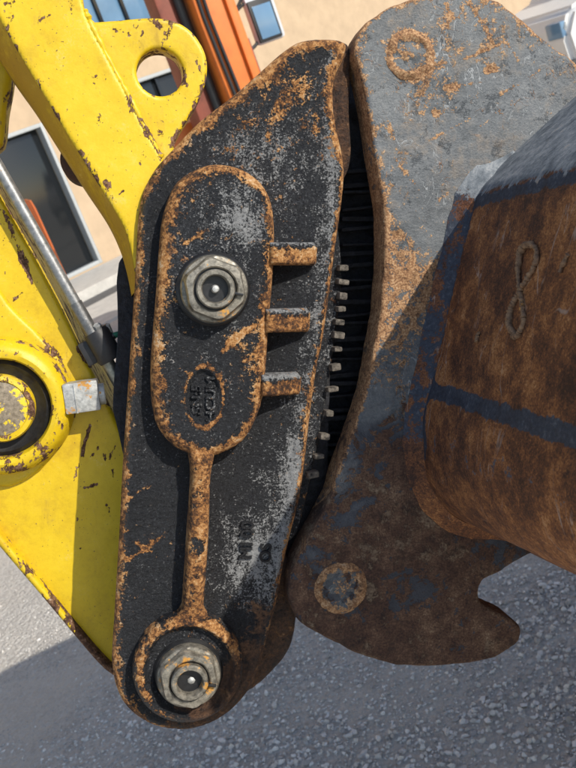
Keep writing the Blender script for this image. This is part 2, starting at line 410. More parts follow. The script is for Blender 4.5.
# ------------------------------------------------------------------ ground
def gravel_mat(name, stones=False):
    b = B(name)
    if stones:
        n = b.t.nodes.new('ShaderNodeNewGeometry').outputs['Random Per Island']
        c = b.ramp(n, [(0, (.28, .265, .25)), (.35, (.54, .51, .47)), (.7, (.68, .645, .59)), (1, (.84, .80, .74))])
        k = b.noise(260, 5, .7); c = b.mix(b.mth('MULTIPLY', k, .5), c, (.52, .49, .45))
        return b.out(c, .95, 0, b.bump(k, .5, .001), .2)
    v = b.vor(55); n = b.noise(8, 6, .7); n2 = b.noise(130, 6, .75); f = b.noise(.9, 4, .6)
    c = b.ramp(b.add(n2, b.ctr(n, .6), b.ctr(v, .3)), [(.25, (.42, .39, .35)), (.5, (.66, .615, .55)), (.75, (.80, .755, .68))])
    c = b.mix(b.sm(f, .45, .7), c, (.74, .68, .59))
    h = b.add(b.mth('MULTIPLY', b.vor(55), -1), b.mth('MULTIPLY', b.vor(120), -.5), n2)
    return b.out(c, .95, 0, b.bump(h, .9, .016), .2)
M_GRAV = gravel_mat('gravel_ground'); M_STONE = gravel_mat('gravel_stones', True)
N = 90
gx = np.linspace(-1, 1, N); gx = np.sign(gx) * (np.abs(gx) ** 3) * 150
GX, GY = np.meshgrid(gx, gx + 4)
GX = GX.ravel(); GY = GY.ravel()
GZ = 0.02 * fbm(GX, GY, .8, 5) * 2 - .02
idx = np.arange(N * N).reshape(N, N)
q = np.stack([idx[:-1, :-1], idx[:-1, 1:], idx[1:, 1:], idx[1:, :-1]], -1).reshape(-1, 4)
g = mk('ground', np.stack([GX, GY, GZ], -1), q.tolist(), M_GRAV, None, True, None, False); g['kind'] = 'structure'
# loose stones where the photograph looks at the ground
ico = bmesh.new(); bmesh.ops.create_icosphere(ico, subdivisions=1, radius=1)
iv = np.array([v.co[:] for v in ico.verts]); iF = np.array([[v.index for v in f.verts] for f in ico.faces]); ico.free()
NS = 66000; NN = 54000
yy = 1.35 + 2.1 * np.random.rand(NS); xx = -1.75 + 2.8 * np.random.rand(NS)
yy[NN:] = 3.45 + 4.5 * np.random.rand(NS - NN) ** 1.4; xx[NN:] = (np.random.rand(NS - NN) - .5) * (2.2 + yy[NN:] * 1.1)
sz = .0026 + .0078 * np.random.rand(NS) ** 3.4
patch = fbm(xx, yy, 1.6, 11) + .5 + .35 * np.clip((1.9 - yy) / .6, -1, 1)
sz = np.where(patch < .42, sz * .75, sz); sz = np.where(yy > 2.5 + .25 * fbm(xx, yy, 2.0, 21), sz * .5, sz * .92)
big = np.random.rand(NS) < .012; sz[big] *= 1.9
V = iv[None] * (1 + .95 * (np.random.rand(NS, 12, 1) - .5)) * (sz[:, None, None] * (0.65 + .7 * np.random.rand(NS, 1, 3)))
th = np.random.rand(NS) * 6.28; c, s = np.cos(th)[:, None], np.sin(th)[:, None]
vx = V[:, :, 0] * c - V[:, :, 1] * s; vy = V[:, :, 0] * s + V[:, :, 1] * c
gz = 0.02 * fbm(xx, yy, .8, 5) * 2 - .02
V = np.stack([vx + xx[:, None], vy + yy[:, None], V[:, :, 2] + (gz - sz * .05)[:, None]], -1).reshape(-1, 3)
FF = (iF[None] + (np.arange(NS) * 12)[:, None, None]).reshape(-1, 3)
st = mk('gravel', V, FF.tolist(), M_STONE, None, False, None, False); st['kind'] = 'stuff'
tag(st, 'loose grey crushed stone covering the ground under the bucket', 'gravel')

# ------------------------------------------------------------------ building behind
WB = on_ground(96, 277); WB.z = 0
WANG = R(50); WT = Vector((math.sin(WANG), math.cos(WANG), 0)); WNB = Vector((-WT.y, WT.x, 0))   # into the wall
def on_wall(px, py):
    d = ray(px, py); t = (WB - CAM).dot(WNB) / d.dot(WNB); p = CAM + d * t
    return (p - WB).dot(WT), p.z
M_STUC = plain('beige_render', (.49, .365, .24), .9, .12, 3, .35, 0, .004)
M_FRAME = plain('grey_door_frame', (.40, .42, .42), .5, .08, 20, .1)
bq = B('dark_glass'); M_GLASSD = bq.out((.012, .014, .016), .12, 0, None, .5)
bq = B('blue_sky_glass'); nq = bq.noise(2, 3); M_GLASSB = bq.out(bq.ramp(nq, [(.3, (.10, .20, .32)), (.7, (.16, .28, .42))]), .15, 0, None, .6)  # sky reflection painted into the glass as blue base colour
M_CONC = plain('pale_concrete', (.50, .48, .44), .9, .14, 9, .4, 0, .004)
M_CONC2 = plain('dark_drain_grating', (.10, .10, .10), .8, .3, 30, .3)
bld = thing('building', 'beige rendered building with dark glass door behind the excavator', 'building', WB, False, math.atan2(WT.y, WT.x))
x1, z1 = on_wall(42, 122); x2, z2 = on_wall(103, 262)
XR = (x1 + x2) / 2; DT = z1; DB = max(.14, z2)
XL = XR - 1.5
wx0, wz0 = on_wall(108, 16); 
ops = [(XL, XR, DB, DT)]
hx, hz = on_wall(152, 74)
ops.append((hx - 1.1, hx + 1.3, DB, hz))
u0 = on_wall(72, 15)[0]; u1 = on_wall(158, 12)[0]; uz = on_wall(110, 34)[1]
ops.append((u0, u1, uz, uz + 1.5))
xs = sorted(set([-14, 30] + [o[0] for o in ops] + [o[1] for o in ops])); zs = sorted(set([0, 7.0] + [o[2] for o in ops] + [o[3] for o in ops]))
V = []; Fc = []
def quad(a, b, c, d):
    k = len(V); V.extend([a, b, c, d]); Fc.append([k, k + 1, k + 2, k + 3])
for i in range(len(xs) - 1):
    for j in range(len(zs) - 1):
        cx, cz = (xs[i] + xs[i + 1]) / 2, (zs[j] + zs[j + 1]) / 2
        if any(o[0] < cx < o[1] and o[2] < cz < o[3] for o in ops): continue
        quad((xs[i], 0, zs[j]), (xs[i + 1], 0, zs[j]), (xs[i + 1], 0, zs[j + 1]), (xs[i], 0, zs[j + 1]))
for (a, b_, c, d) in ops:
    for (p, q2) in (((a, c), (a, d)), ((a, d), (b_, d)), ((b_, d), (b_, c)), ((b_, c), (a, c))):
        quad((p[0], 0, p[1]), (p[0], .25, p[1]), (q2[0], .25, q2[1]), (q2[0], 0, q2[1]))
mk('wall', V, Fc, M_STUC, bld, False, None, False)
box('roof', bld, M_CONC, (8, 2.9, 7.1), (44.6, 6.4, .2), None, .01, False)
for k, (a, b_, c, d) in enumerate(ops):
    nm = 'window' if k == 2 else 'door'
    gl = M_GLASSB if k == 2 else M_GLASSD
    fr = M_GLASSD if k == 2 else M_FRAME
    fm = bpy.data.objects.new(nm, None); COL.objects.link(fm); fm.parent = bld
    fw = .05
    box('frame', fm, fr, (a + fw / 2, .06, (c + d) / 2), (fw, .12, d - c), None, .006, False)
    box('frame', fm, fr, (b_ - fw / 2, .06, (c + d) / 2), (fw, .12, d - c), None, .006, False)
    box('frame', fm, fr, ((a + b_) / 2, .06, d - fw / 2), (b_ - a - 2 * fw, .118, fw), None, .006, False)
    box('frame', fm, fr, ((a + b_) / 2, .06, c + fw / 2), (b_ - a - 2 * fw, .118, fw), None, .006, False)
    nx = 3 if k == 2 else 2
    ww = (b_ - a - 2 * fw) / nx
    for i in range(nx):
        box('pane', fm, gl, (a + fw + ww * (i + .5), .13, (c + d) / 2), (ww - .02, .02, d - c - 2 * fw), None, .004, False)
    for i in range(1, nx):
        box('mullion', fm, M_GLASSD, (a + fw + ww * i, .10, (c + d) / 2), (.05, .05, d - c - 2 * fw), None, .004, False)
# walkway and drain before the wall
def slab(name, mat, x0, x1, y0, y1, z0, z1):
    bm = bmesh.new(); bmesh.ops.create_cube(bm, size=1)
    for v in bm.verts: v.co = Vector(((x0 + x1) / 2 + v.co.x * (x1 - x0), (y0 + y1) / 2 + v.co.y * (y1 - y0), (z0 + z1) / 2 + v.co.z * (z1 - z0)))
    bmesh.ops.bevel(bm, geom=bm.edges[:], offset=.012, segments=2, affect='EDGES')
    me = bpy.data.meshes.new(name); bm.to_mesh(me); bm.free(); o = link(name, me, mat, None)
    o.location = WB; o.rotation_euler = (0, 0, math.atan2(WT.y, WT.x)); o['kind'] = 'structure'; sharp(o, 30); return o
slab('pavement', M_CONC, -14, 30, -1.3, -.01, -.1, .12)
slab('drain_channel', M_CONC2, -14, 30, -1.75, -1.31, -.1, .004)
slab('apron', M_CONC, -14, 30, -3.0, -1.76, -.1, .008)

# ------------------------------------------------------------------ quick coupler (cast side plate with pins)
def scratches(x, y, segs, w=1.5):
    o = 0 * x
    for (a, b2, c2, d2) in segs:
        t = np.clip(((x - a) * (c2 - a) + (y - b2) * (d2 - b2)) / ((c2 - a) ** 2 + (d2 - b2) ** 2), 0, 1)
        o = np.maximum(o, np.exp(-(np.hypot(x - a - t * (c2 - a), y - b2 - t * (d2 - b2)) / w) ** 2))
    return o
def dist(px, py, c, r): return np.clip(1 - np.hypot(px - c[0], py - c[1]) / r, 0, 1)
plate_px = [(303, 40), (330, 38), (346, 42), (345, 56), (336, 76), (334, 101), (337, 126), (343, 152), (345, 178), (341, 215), (336, 250), (332, 280), (328, 311), (323, 344), (318, 366), (311, 415), (307, 450), (302, 490), (297, 513), (290, 540), (284, 566), (278, 600), (270, 632), (260, 668), (250, 690), (236, 708), (215, 723), (190, 731), (165, 730), (145, 723), (128, 710), (117, 691), (112, 665), (113, 640), (116, 590), (119, 540), (122, 480), (126, 420), (130, 360), (134, 300), (137, 240), (139, 212), (144, 190), (156, 168), (173, 149), (200, 121), (235, 94), (262, 70), (285, 50)]
cpl = thing('quick_coupler', 'black cast quick coupler with orange rusted edges and two pin nuts', 'coupler', P(187, 700, 0))
EDGE_R = lambda d: .60 * np.exp(-(d / .0075) ** 2)
def rust_plate(d, x, y):
    r = .165 + EDGE_R(d)
    r += .20 * np.clip((190 - y) / 90, 0, 1) + .14 * dist(x, y, (300, 90), 120)
    r += .10 * dist(x, y, (150, 545), 45) - .10 * dist(x, y, (165, 520), 30)
    r += .10 * np.clip((y - 640) / 60, 0, 1)
    r -= .08 * dist(x, y, (260, 520), 80)
    # scratch lines running across the left of the stem
    for (a, b2, c2, d2) in ((128, 560, 165, 535), (132, 540, 150, 552), (125, 500, 150, 485)):
        t = np.clip(((x - a) * (c2 - a) + (y - b2) * (d2 - b2)) / ((c2 - a) ** 2 + (d2 - b2) ** 2), 0, 1)
        dd = np.hypot(x - a - t * (c2 - a), y - b2 - t * (d2 - b2)); r += .38 * np.exp(-(dd / 2.5) ** 2)
    return r
def wear_plate(d, x, y):
    w = .44 + .22 * dist(x, y, (255, 545), 80) + .42 * dist(x, y, (262, 565), 60) + .34 * np.exp(-((x - np.interp(y, [180, 250, 345, 415, 513], [335, 326, 313, 301, 288])) / 12) ** 2) + .24 * dist(x, y, (300, 130), 110) + .35 * dist(x, y, (300, 470), 50)
    w += .25 * dist(x, y, (240, 175), 70) - .25 * dist(x, y, (150, 500), 60) - .3 * dist(x, y, (150, 640), 70)
    return w
def brown_plate(d, x, y):
    return np.clip(.15 + .75 * dist(x, y, (250, 690), 95) + .35 * np.clip((y - 690) / 30, 0, 1) + .35 * dist(x, y, (278, 610), 50), 0, .95)
plate = pp(plate_px, 0, 4)
relief('cast_plate', cpl, M_CAST, plate, 0, .0022, lambda d, x, y: rnd(d, .008, .007) + .0022 * np.exp(-((d - .008) / .006) ** 2), .055, (), {'rust': rust_plate, 'wear': wear_plate, 'brown': brown_plate}, True, (.0011, 90))

# raised pad
pad_px = [(216, 163), (245, 169), (266, 187), (275, 215), (275, 265), (270, 327), (267, 373), (262, 407), (246, 440), (222, 455), (203, 459), (186, 454), (170, 444), (155, 420), (151, 373), (156, 300), (160, 244), (164, 213), (174, 186), (191, 171)]
PAD = .027
padp = pp(pad_px, PAD, 5)
emb = circ(P(204, 397, PAD)[:2], .0165, 40, .027)
embp = np.array([pix(*q, PAD) for q in emb])
def pad_top(d, x, y):
    z = rnd(d, .012, .012)
    e = np.clip((1 - np.hypot((x - 204) / 17.5, (y - 397) / 28)) * 6, 0, 1)
    rim = np.exp(-((np.hypot((x - 204) / 17.5, (y - 397) / 28) - 1.05) / .09) ** 2)
    return z - .0035 * e + .0015 * rim
def pad_rust(d, x, y):
    r = .225 + .66 * np.exp(-(d / .0105) ** 2)
    e = np.hypot((x - 204) / 17.5, (y - 397) / 28)
    r += .35 * np.exp(-((e - 1.1) / .10) ** 2) - .5 * (e < .95)
    r += .16 * dist(x, y, (245, 370), 50) + .12 * dist(x, y, (170, 420), 45) - .12 * dist(x, y, (235, 215), 60) + .18 * dist(x, y, (205, 200), 30)
    for (a, b2, c2, d2) in ((186, 243, 212, 226), (228, 342, 255, 325), (222, 352, 248, 330), (206, 428, 222, 416)):
        t = np.clip(((x - a) * (c2 - a) + (y - b2) * (d2 - b2)) / ((c2 - a) ** 2 + (d2 - b2) ** 2), 0, 1)
        r += .4 * np.exp(-(np.hypot(x - a - t * (c2 - a), y - b2 - t * (d2 - b2)) / 2.6) ** 2)
    return r
pad = relief('raised_pad', cpl, M_CAST, padp, PAD, .0018, pad_top, PAD + .004, (), {'rust': pad_rust, 'wear': lambda d, x, y: .50 - .45 * (np.hypot((x - 204) / 17.5, (y - 397) / 28) < 1) + .40 * dist(x, y, (240, 215), 45) + .12 * dist(x, y, (215, 260), 80), 'brown': lambda d, x, y: .12 + 0 * d}, False, (.0012, 80))

# lettering cast into the oval and onto the plate (barely legible in the photograph)
def lettering(name, parent, mat, txt, px, py, n, size, ang, depth=.0022, sx=1.0, wear=.1):
    cu = bpy.data.curves.new(name, 'FONT'); cu.body = txt; cu.size = size; cu.extrude = depth / 2; cu.bevel_depth = .0005; cu.align_x = 'CENTER'; cu.align_y = 'CENTER'
    tmp = bpy.data.objects.new('tmp', cu); COL.objects.link(tmp)
    me = bpy.data.meshes.new_from_object(tmp.evaluated_get(bpy.context.evaluated_depsgraph_get()))
    bpy.data.objects.remove(tmp); bpy.data.curves.remove(cu)
    o = link(name, me, mat, parent, False)
    me.transform(Matrix.Translation(P(px, py, n) - root_base(parent)) @ Matrix.Rotation(ang, 4, 'Z') @ Matrix.Diagonal((sx, 1, 1, 1)))
    at = me.attributes.new('rust', 'FLOAT', 'POINT'); at.data.foreach_set('value', [.2] * len(me.vertices))
    at = me.attributes.new('wear', 'FLOAT', 'POINT'); at.data.foreach_set('value', [wear] * len(me.vertices))
    return o
lettering('cast_lettering', pad, M_CAST, 'HCUM', 211, 399, PAD - .0030, .0125, R(90), .0034, 1.2, .62)
lettering('cast_lettering', pad, M_CAST, 'SN:5', 197, 399, PAD - .0030, .013, R(90), .0034, 1.15, .62)
lettering('cast_lettering', cpl, M_CAST, 'MI 00', 247, 540, .0012, .018, R(86), .0034, .95)
lettering('cast_lettering', cpl, M_CAST, 'OS', 266, 553, .0012, .016, R(86), .0034, .95)

# spine between the pad and the lower boss, and the boss ring
SPN = .029
sp_px = [(191, 452), (214, 452), (211, 480), (209, 540), (205, 600), (206, 615), (210, 626), (192, 629), (176, 626), (182, 615), (184, 603), (188, 540), (192, 480)]
def up_attr(base, k=.5, w=.006):
    return lambda d, x, y: base + k * np.exp(-d / w)
relief('spine', cpl, M_CAST, pp(sp_px, SPN, 4), SPN, .0018, lambda d, x, y: rnd(d, .008, .009) - .008 * np.clip((y - 585) / 35, 0, 1), SPN + .004, (), {'rust': lambda d, x, y: .70 + .15 * np.exp(-d / .006) - .28 * dist(x, y, (198, 540), 18), 'wear': lambda d, x, y: .5 + 0 * d, 'brown': lambda d, x, y: .1 + .2 * np.clip((y - 600) / 40, 0, 1)}, False, (.0012, 90))
BN = .024
bc = P(189, 672, BN)
relief('boss_ring', cpl, M_CAST, circ(bc, .055, 60, .056), BN, .0016, lambda d, x, y: np.where(np.hypot(x - 189, y - 672) > 49, rnd(d, .010, .011), 0) - .009 * np.clip((46 - np.hypot(x - 189, y - 672)) / 5, 0, 1), BN + .004, [circ(bc, .030, 40)], {'rust': lambda d, x, y: .26 + .45 * np.exp(-((np.hypot(x - 189, y - 672) - 50) / 6) ** 2) - .2 * dist(x, y, (165, 665), 22) - .25 * np.clip((y - 690) / 30, 0, 1), 'wear': lambda d, x, y: .5 + 0 * d, 'brown': lambda d, x, y: np.clip(.1 + .9 * dist(x, y, (238, 700), 75) + .3 * np.clip((y - 690) / 30, 0, 1), 0, .9)}, False, (.0012, 80))

# three gussets on the right of the pad
for (x0, x1, ya, yb, hb) in ((268, 319, 242, 265, .030), (264, 312, 308, 332, .030), (260, 303, 373, 395, .030)):
    poly = pp([(x0, ya + 1), (x1 - 4, ya), (x1, ya + 5), (x1 - 1, yb - 3), (x1 - 3, yb), (x0, yb)], .015, 3, False)
    relief('gusset', cpl, M_CAST, poly, 0, .0014, lambda d, x, y, x0=x0, x1=x1, hb=hb: (.009 + (hb - .009) * np.clip((x1 - x) / (x1 - x0 - 8), 0, 1)) + rnd(d, .004, .0045), .006, (),
           {'rust': lambda d, x, y, ya=ya: .42 + .40 * np.clip((y - ya - 5) / 7, 0, 1) + .1 * np.exp(-d / .004) - .25 * np.clip((ya + 6 - y) / 4, 0, 1), 'wear': lambda d, x, y, ya=ya: .52 + .45 * np.clip((ya + 7 - y) / 4, 0, 1), 'brown': lambda d, x, y: .05 + 0 * d}, False, (.0009, 110))

# pins: washer, nut, bushing, plug
def pin(px, py, n, mat, s=1.0, plug=True, seed=0):
    c = P(px, py, n)
    pn = bpy.data.objects.new('pin', None); COL.objects.link(pn); pn.parent = cpl
    lathe('washer', pn, M_BLACK, c, [(.0365 * s, -.004), (.0365 * s, .003), (.034 * s, .006), (.020 * s, .006)])
    lathe('nut', pn, mat, c, [(.0325 * s, .004), (.0330 * s, .008), (.0325 * s, .0145), (.0315 * s, .0160), (.0312 * s, .0165), (.0300 * s, .0225), (.0285 * s, .0245), (.0218 * s, .0250), (.0205 * s, .0240), (.0200 * s, .0160)], 72, {4: .0282 * s, 5: .0272 * s, 6: .0262 * s}, .00022, seed)
    lathe('groove', pn, M_BLACK, c, [(.0204 * s, .010), (.0204 * s, .0205), (.0170 * s, .0205)], 48)
    lathe('bushing', pn, mat, c, [(.0186 * s, .010), (.0186 * s, .0285), (.0174 * s, .0300), (.0140 * s, .0300), (.0128 * s, .0282), (.0124 * s, .010)], 56)
    lathe('socket', pn, M_BLACK, c, [(.0126 * s, .009), (.0126 * s, .0175), (.0085 * s, .0185), (.0080 * s, .0165), (.001, .0165)], 40)
    if plug: lathe('grease_nipple', pn, M_ZINC, c, [(.0040 * s, .016), (.0040 * s, .024), (.0030 * s, .0265), (.001, .027)], 24)
    else:
        lathe('grease_nipple', pn, M_ZINC, (c[0] + .002, c[1] - .001, c[2]), [(.0052 * s, .016), (.0050 * s, .0195), (.0030 * s, .0215), (.001, .0225)], 7)
    # split line of the lock ring
    d = math.radians(-12); r0, r1 = .0185 * s, .0270 * s
    box('lock_slot', pn, M_BLACK, (c[0] + math.cos(d) * (r0 + r1) / 2, c[1] + math.sin(d) * (r0 + r1) / 2, c[2] + .0262), (r1 - r0, .0024, .0050), Matrix.Rotation(d, 3, 'Z'), .0006)
    return pn
pin(213, 289, PAD - .001, M_NUT, .965, True, 1)
pin(188, 671, .012, M_NUT2, .965, False, 4)
# recess disc under the lower washer
lathe('boss_floor', cpl, M_BLACK, P(189, 672, .008), [(.034, -.004), (.034, .002), (.010, .002)], 40)

# lower and upper rear flanges, edge flange with teeth, rack in the gap, inner cheek
FLA = {'rust': lambda d, x, y: .35 + .3 * np.exp(-d / .004), 'wear': lambda d, x, y: .45 + 0 * d, 'brown': lambda d, x, y: .78 + 0 * d}
relief('lower_flange', cpl, M_CAST, pp([(282, 550), (292, 585), (297, 612), (291, 648), (273, 672), (250, 692), (225, 700), (215, 640), (240, 560)], -.030, 4), -.030, .003, lambda d, x, y: rnd(d, .006), .05, (), FLA)
relief('upper_flange', cpl, M_CAST, pp([(338, 42), (350, 46), (351, 80), (350, 110), (352, 150), (348, 172), (338, 182), (322, 160), (318, 90), (325, 50)], -.016, 4), -.016, .003, lambda d, x, y: rnd(d, .006), .05, (), FLA)
EN = -.012
relief('edge_flange', cpl, M_CAST, pp([(336, 225), (341, 250), (342, 285), (338, 320), (334, 350), (328, 390), (321, 430), (313, 470), (304, 510), (296, 535), (285, 535), (298, 450), (312, 350), (325, 260)], EN, 4), EN, .0022, lambda d, x, y: rnd(d, .004), .05, (), {'rust': lambda d, x, y: .25 + .1 * np.exp(-d / .003), 'wear': lambda d, x, y: .62 + 0 * d, 'brown': lambda d, x, y: .15 + 0 * d}, True, (.0022, 120))
for i, (x, y) in enumerate(((342, 268), (342, 282), (341.5, 296), (318, 456), (312, 474), (340, 309), (338, 322), (337.5, 335), (336.5, 349), (334.5, 367), (331.5, 389), (328, 413), (323.5, 436))):
    c = P(x, y, EN + .002)
    box('tooth', cpl, M_LICH, c, (.0105 + .0018 * math.sin(i * 2.1), .0062 + .0012 * math.sin(i * 3.7), .012), Matrix.Rotation(R(8 * math.sin(i * 5.1)), 3, 'Z') @ Matrix.Rotation(R(10), 3, 'Y'), .0020)
rk = [(333, 55), (362, 55), (372, 100), (382, 160), (388, 215), (386, 280), (378, 350), (362, 420), (340, 480), (318, 530), (300, 570), (278, 600), (262, 560), (290, 450), (310, 300), (320, 150)]
rack = relief('rack', cpl, M_DARK, pp(rk, -.090, 4), -.090, .004, lambda d, x, y: 0 * d, .05, (), None, True, (.006, 55))
for i in range(34):
    y = 172 + i * 11.8 + 2.5 * math.sin(i * 2.3)
    xl = np.interp(y, [170, 250, 310, 400, 500, 570], [338, 336, 330, 316, 296, 276]); xr = np.interp(y, [170, 215, 280, 350, 420, 480, 570], [384, 389, 387, 379, 363, 341, 302])
    a, b2 = P(xl, y + 1, -.084), P(xr, y - 2, -.084)
    box('ridge', rack, M_DARK, (a + b2) / 2, ((b2 - a).length * (.86 + .1 * math.sin(i * 3.1)), .0040 + .0015 * math.sin(i * 1.9), .016 + .005 * math.sin(i * 4.3)), Matrix.Rotation(math.atan2((b2 - a).y, (b2 - a).x) + R(3) * math.sin(i * 2.7), 3, 'Z'), .0012)
relief('inner_cheek', cpl, M_DARK, pp([(119, 262), (118, 330), (113, 400), (118, 430), (150, 560), (200, 640), (270, 640), (320, 560), (330, 300), (318, 150), (220, 180), (150, 240)], -.06, 3), -.060, .005, lambda d, x, y: 0 * d, .035, (), None, True, (.001, 40))

# ------------------------------------------------------------------ bucket: ears, shell, welds
bkt = thing('bucket', 'grey and rusty digging bucket with hooked side ear hung on the coupler', 'bucket', P(480, 560, 0))
ear_px = [(354, 50), (363, 27), (388, 8), (420, -3), (460, -6), (495, 0), (512, 11), (531, 27), (545, 39), (557, 50), (577, 64), (620, 110), (640, 200), (620, 330), (600, 430), (570, 520), (545, 546), (521, 559), (501, 572), (485, 580), (479, 590), (481, 602), (494, 610), (512, 619), (521, 629), (519, 641), (506, 652), (485, 661), (444, 666), (403, 666), (367, 657), (336, 644), (306, 627), (293, 611), (289, 590), (295, 564), (318, 521), (330, 498), (338, 472), (348, 445), (359, 412), (367, 387), (373, 354), (378, 330), (382, 300), (384, 260), (384, 215), (380, 185), (374, 150), (367, 104), (359, 68)]
def ear_rust(d, x, y):
    r = .40 + .50 * np.exp(-d / .0035) + .26 * dist(x, y, (405, 265), 100) + .26 * dist(x, y, (395, 330), 70) + .08 * dist(x, y, (430, 60), 80)
    r += .12 * dist(x, y, (480, 20), 60) - .18 * dist(x, y, (505, 130), 80) - .1 * dist(x, y, (430, 190), 60)
    for (a, b2, w) in ((435, 113, 5), (492, 70, 6), (487, 72, 4), (450, 87, 5), (398, 235, 5), (409, 310, 5), (455, 88, 5), (482, 186, 4), (491, 68, 4)): r += .55 * np.exp(-((np.hypot((x - a), (y - b2) * 1.6)) / w) ** 2)
    r += .32 * scratches(x, y, [(445, 4, 455, 20), (468, 3, 484, 26), (484, 26, 493, 44), (450, 12, 446, 30), (455, 86, 482, 82), (462, 60, 500, 44), (505, 40, 520, 60), (430, 140, 470, 118), (395, 160, 420, 190), (388, 120, 398, 150), (440, 200, 475, 168), (400, 345, 430, 290), (392, 300, 412, 262), (500, 95, 540, 70), (455, 140, 490, 120)], 1.8)
    for c0, k in (((410, 55), .7), ((340, 588), .9)): r += .45 * k * np.exp(-((np.hypot(x - c0[0], y - c0[1]) - 21) / 6) ** 2)
    return r
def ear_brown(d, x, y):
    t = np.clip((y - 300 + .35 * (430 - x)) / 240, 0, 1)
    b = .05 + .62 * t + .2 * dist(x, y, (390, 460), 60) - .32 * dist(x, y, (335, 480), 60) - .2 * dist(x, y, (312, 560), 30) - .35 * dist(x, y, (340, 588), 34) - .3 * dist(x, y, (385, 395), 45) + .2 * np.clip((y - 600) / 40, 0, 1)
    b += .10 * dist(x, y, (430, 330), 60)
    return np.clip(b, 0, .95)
def wavy(p, amp, sc, seed):
    c = p - p.mean(0); c /= np.linalg.norm(c, axis=1)[:, None] + 1e-9
    return p + c * (fbm(p[:, 0], p[:, 1], sc, seed)[:, None] * amp)
earp = wavy(pp(ear_px, 0, 8), .004, 70, 3)
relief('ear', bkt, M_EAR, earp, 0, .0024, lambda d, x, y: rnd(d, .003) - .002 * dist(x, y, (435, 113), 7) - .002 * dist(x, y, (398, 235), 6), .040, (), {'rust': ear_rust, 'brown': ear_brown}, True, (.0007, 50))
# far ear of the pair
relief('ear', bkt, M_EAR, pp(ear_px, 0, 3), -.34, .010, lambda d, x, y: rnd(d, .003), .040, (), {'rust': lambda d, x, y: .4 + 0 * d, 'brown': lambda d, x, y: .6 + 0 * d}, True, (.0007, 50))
# bushings welded into the ear
for (x, y, r, s) in ((410, 55, .025, 2), (341, 588, .028, 5)):
    c = P(x, y, 0)
    rr = lambda d, xx, yy: .84 - .24 * np.clip((d - .006) / .004, 0, 1) + 0 * d
    def top(d, xx, yy, r=r):
        return -.0005 + .0028 * np.exp(-((d - .0055) / .0042) ** 2) + .0022 * np.exp(-((d - r) / .008) ** 2)
    br = .05 if y < 300 else .02
    relief('bushing_weld', bkt, M_EAR, wavy(circ(c, r, 48), .004, 90, s), 0, .0015, top, .003, (), {'rust': rr, 'brown': lambda d, xx, yy, br=br: br + 0 * d}, False, (.0022, 160))

# shell: the profile lies in the ear's plane and is pulled along the pin axis
prof_px = [(1500, -250), (1250, -190), (1000, -110), (800, -28), (640, 48), (576, 96), (505, 160), (485, 179), (473, 193), (467, 208), (459, 240), (447, 290), (436, 340), (427, 383), (421, 408), (418, 432), (419, 456), (425, 482), (438, 504), (456, 518), (482, 527), (520, 545), (600, 585), (760, 650), (1000, 715), (1300, 740), (1650, 700), (2000, 580)]  # unseen right part shaped so the bucket's shadow covers the ground in view
pr = np.array([P(x, y, 0)[:2] for x, y in prof_px]); prs = smoothpts(pr, 6, False)
N0, N1 = .45, -.62
ns = np.concatenate([np.linspace(N0, 0, 60), np.linspace(-.04, N1, 20)])
PXp = np.array([pix(q[0], q[1], 0) for q in prs])
K = len(prs); V = []; gA = []; bA = []
tn = np.gradient(prs, axis=0); tn /= np.linalg.norm(tn, axis=1)[:, None]; nr = np.stack([-tn[:, 1], tn[:, 0]], 1)
dents = np.array([[fbm(np.array([i * .13]), np.array([n * 7.0]), 1.0, 4)[0] for n in ns] for i in range(K)])
for i in range(K):
    y = PXp[i, 1]; x = PXp[i, 0]
    for j, n in enumerate(ns):
        o = nr[i] * dents[i, j] * .004
        V.append((prs[i, 0] + o[0], prs[i, 1] + o[1] + n * .085 * float(np.clip((y - 400) / 100, 0, 1)), n))
        gA.append(float(np.clip((208 - y) / 26, 0, 1)) if y < 400 else 0.0)
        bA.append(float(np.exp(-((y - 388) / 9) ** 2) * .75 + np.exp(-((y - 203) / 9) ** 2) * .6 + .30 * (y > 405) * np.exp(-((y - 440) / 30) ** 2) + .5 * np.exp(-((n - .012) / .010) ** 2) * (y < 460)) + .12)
J = len(ns)
Fc = [[i * J + j, i * J + j + 1, (i + 1) * J + j + 1, (i + 1) * J + j] for i in range(K - 1) for j in range(J - 1)]
sh = mk('shell', V, Fc, M_BUCK, bkt, True, {'grey': gA, 'blue': bA})
so = sh.modifiers.new('thickness', 'SOLIDIFY'); so.thickness = .018; so.offset = -1
# side plates (open mouth to the right)
for n in (N0, N1):
    pts = [Vector((q[0], q[1], n)) for q in prs[::3]]
    prism('side_plate', bkt, M_BUCK, pts, .02 if n > 0 else -.02, 0)
a, b2 = prs[-1], prs[-8]
box('cutting_edge', bkt, M_BUCK, (a[0] + .05, a[1] + .018, (N0 + N1) / 2), (.24, .032, N0 - N1 + .03), Matrix.Rotation(R(19), 3, 'Z'), .004)
# lap seam across the back
def along(yq, lift=0.0, yline=None):
    i = int(np.argmin(np.abs(PXp[:, 1] - yq) + 1000 * (PXp[:, 0] > 480))); return prs[i] + nr[i] * lift, i
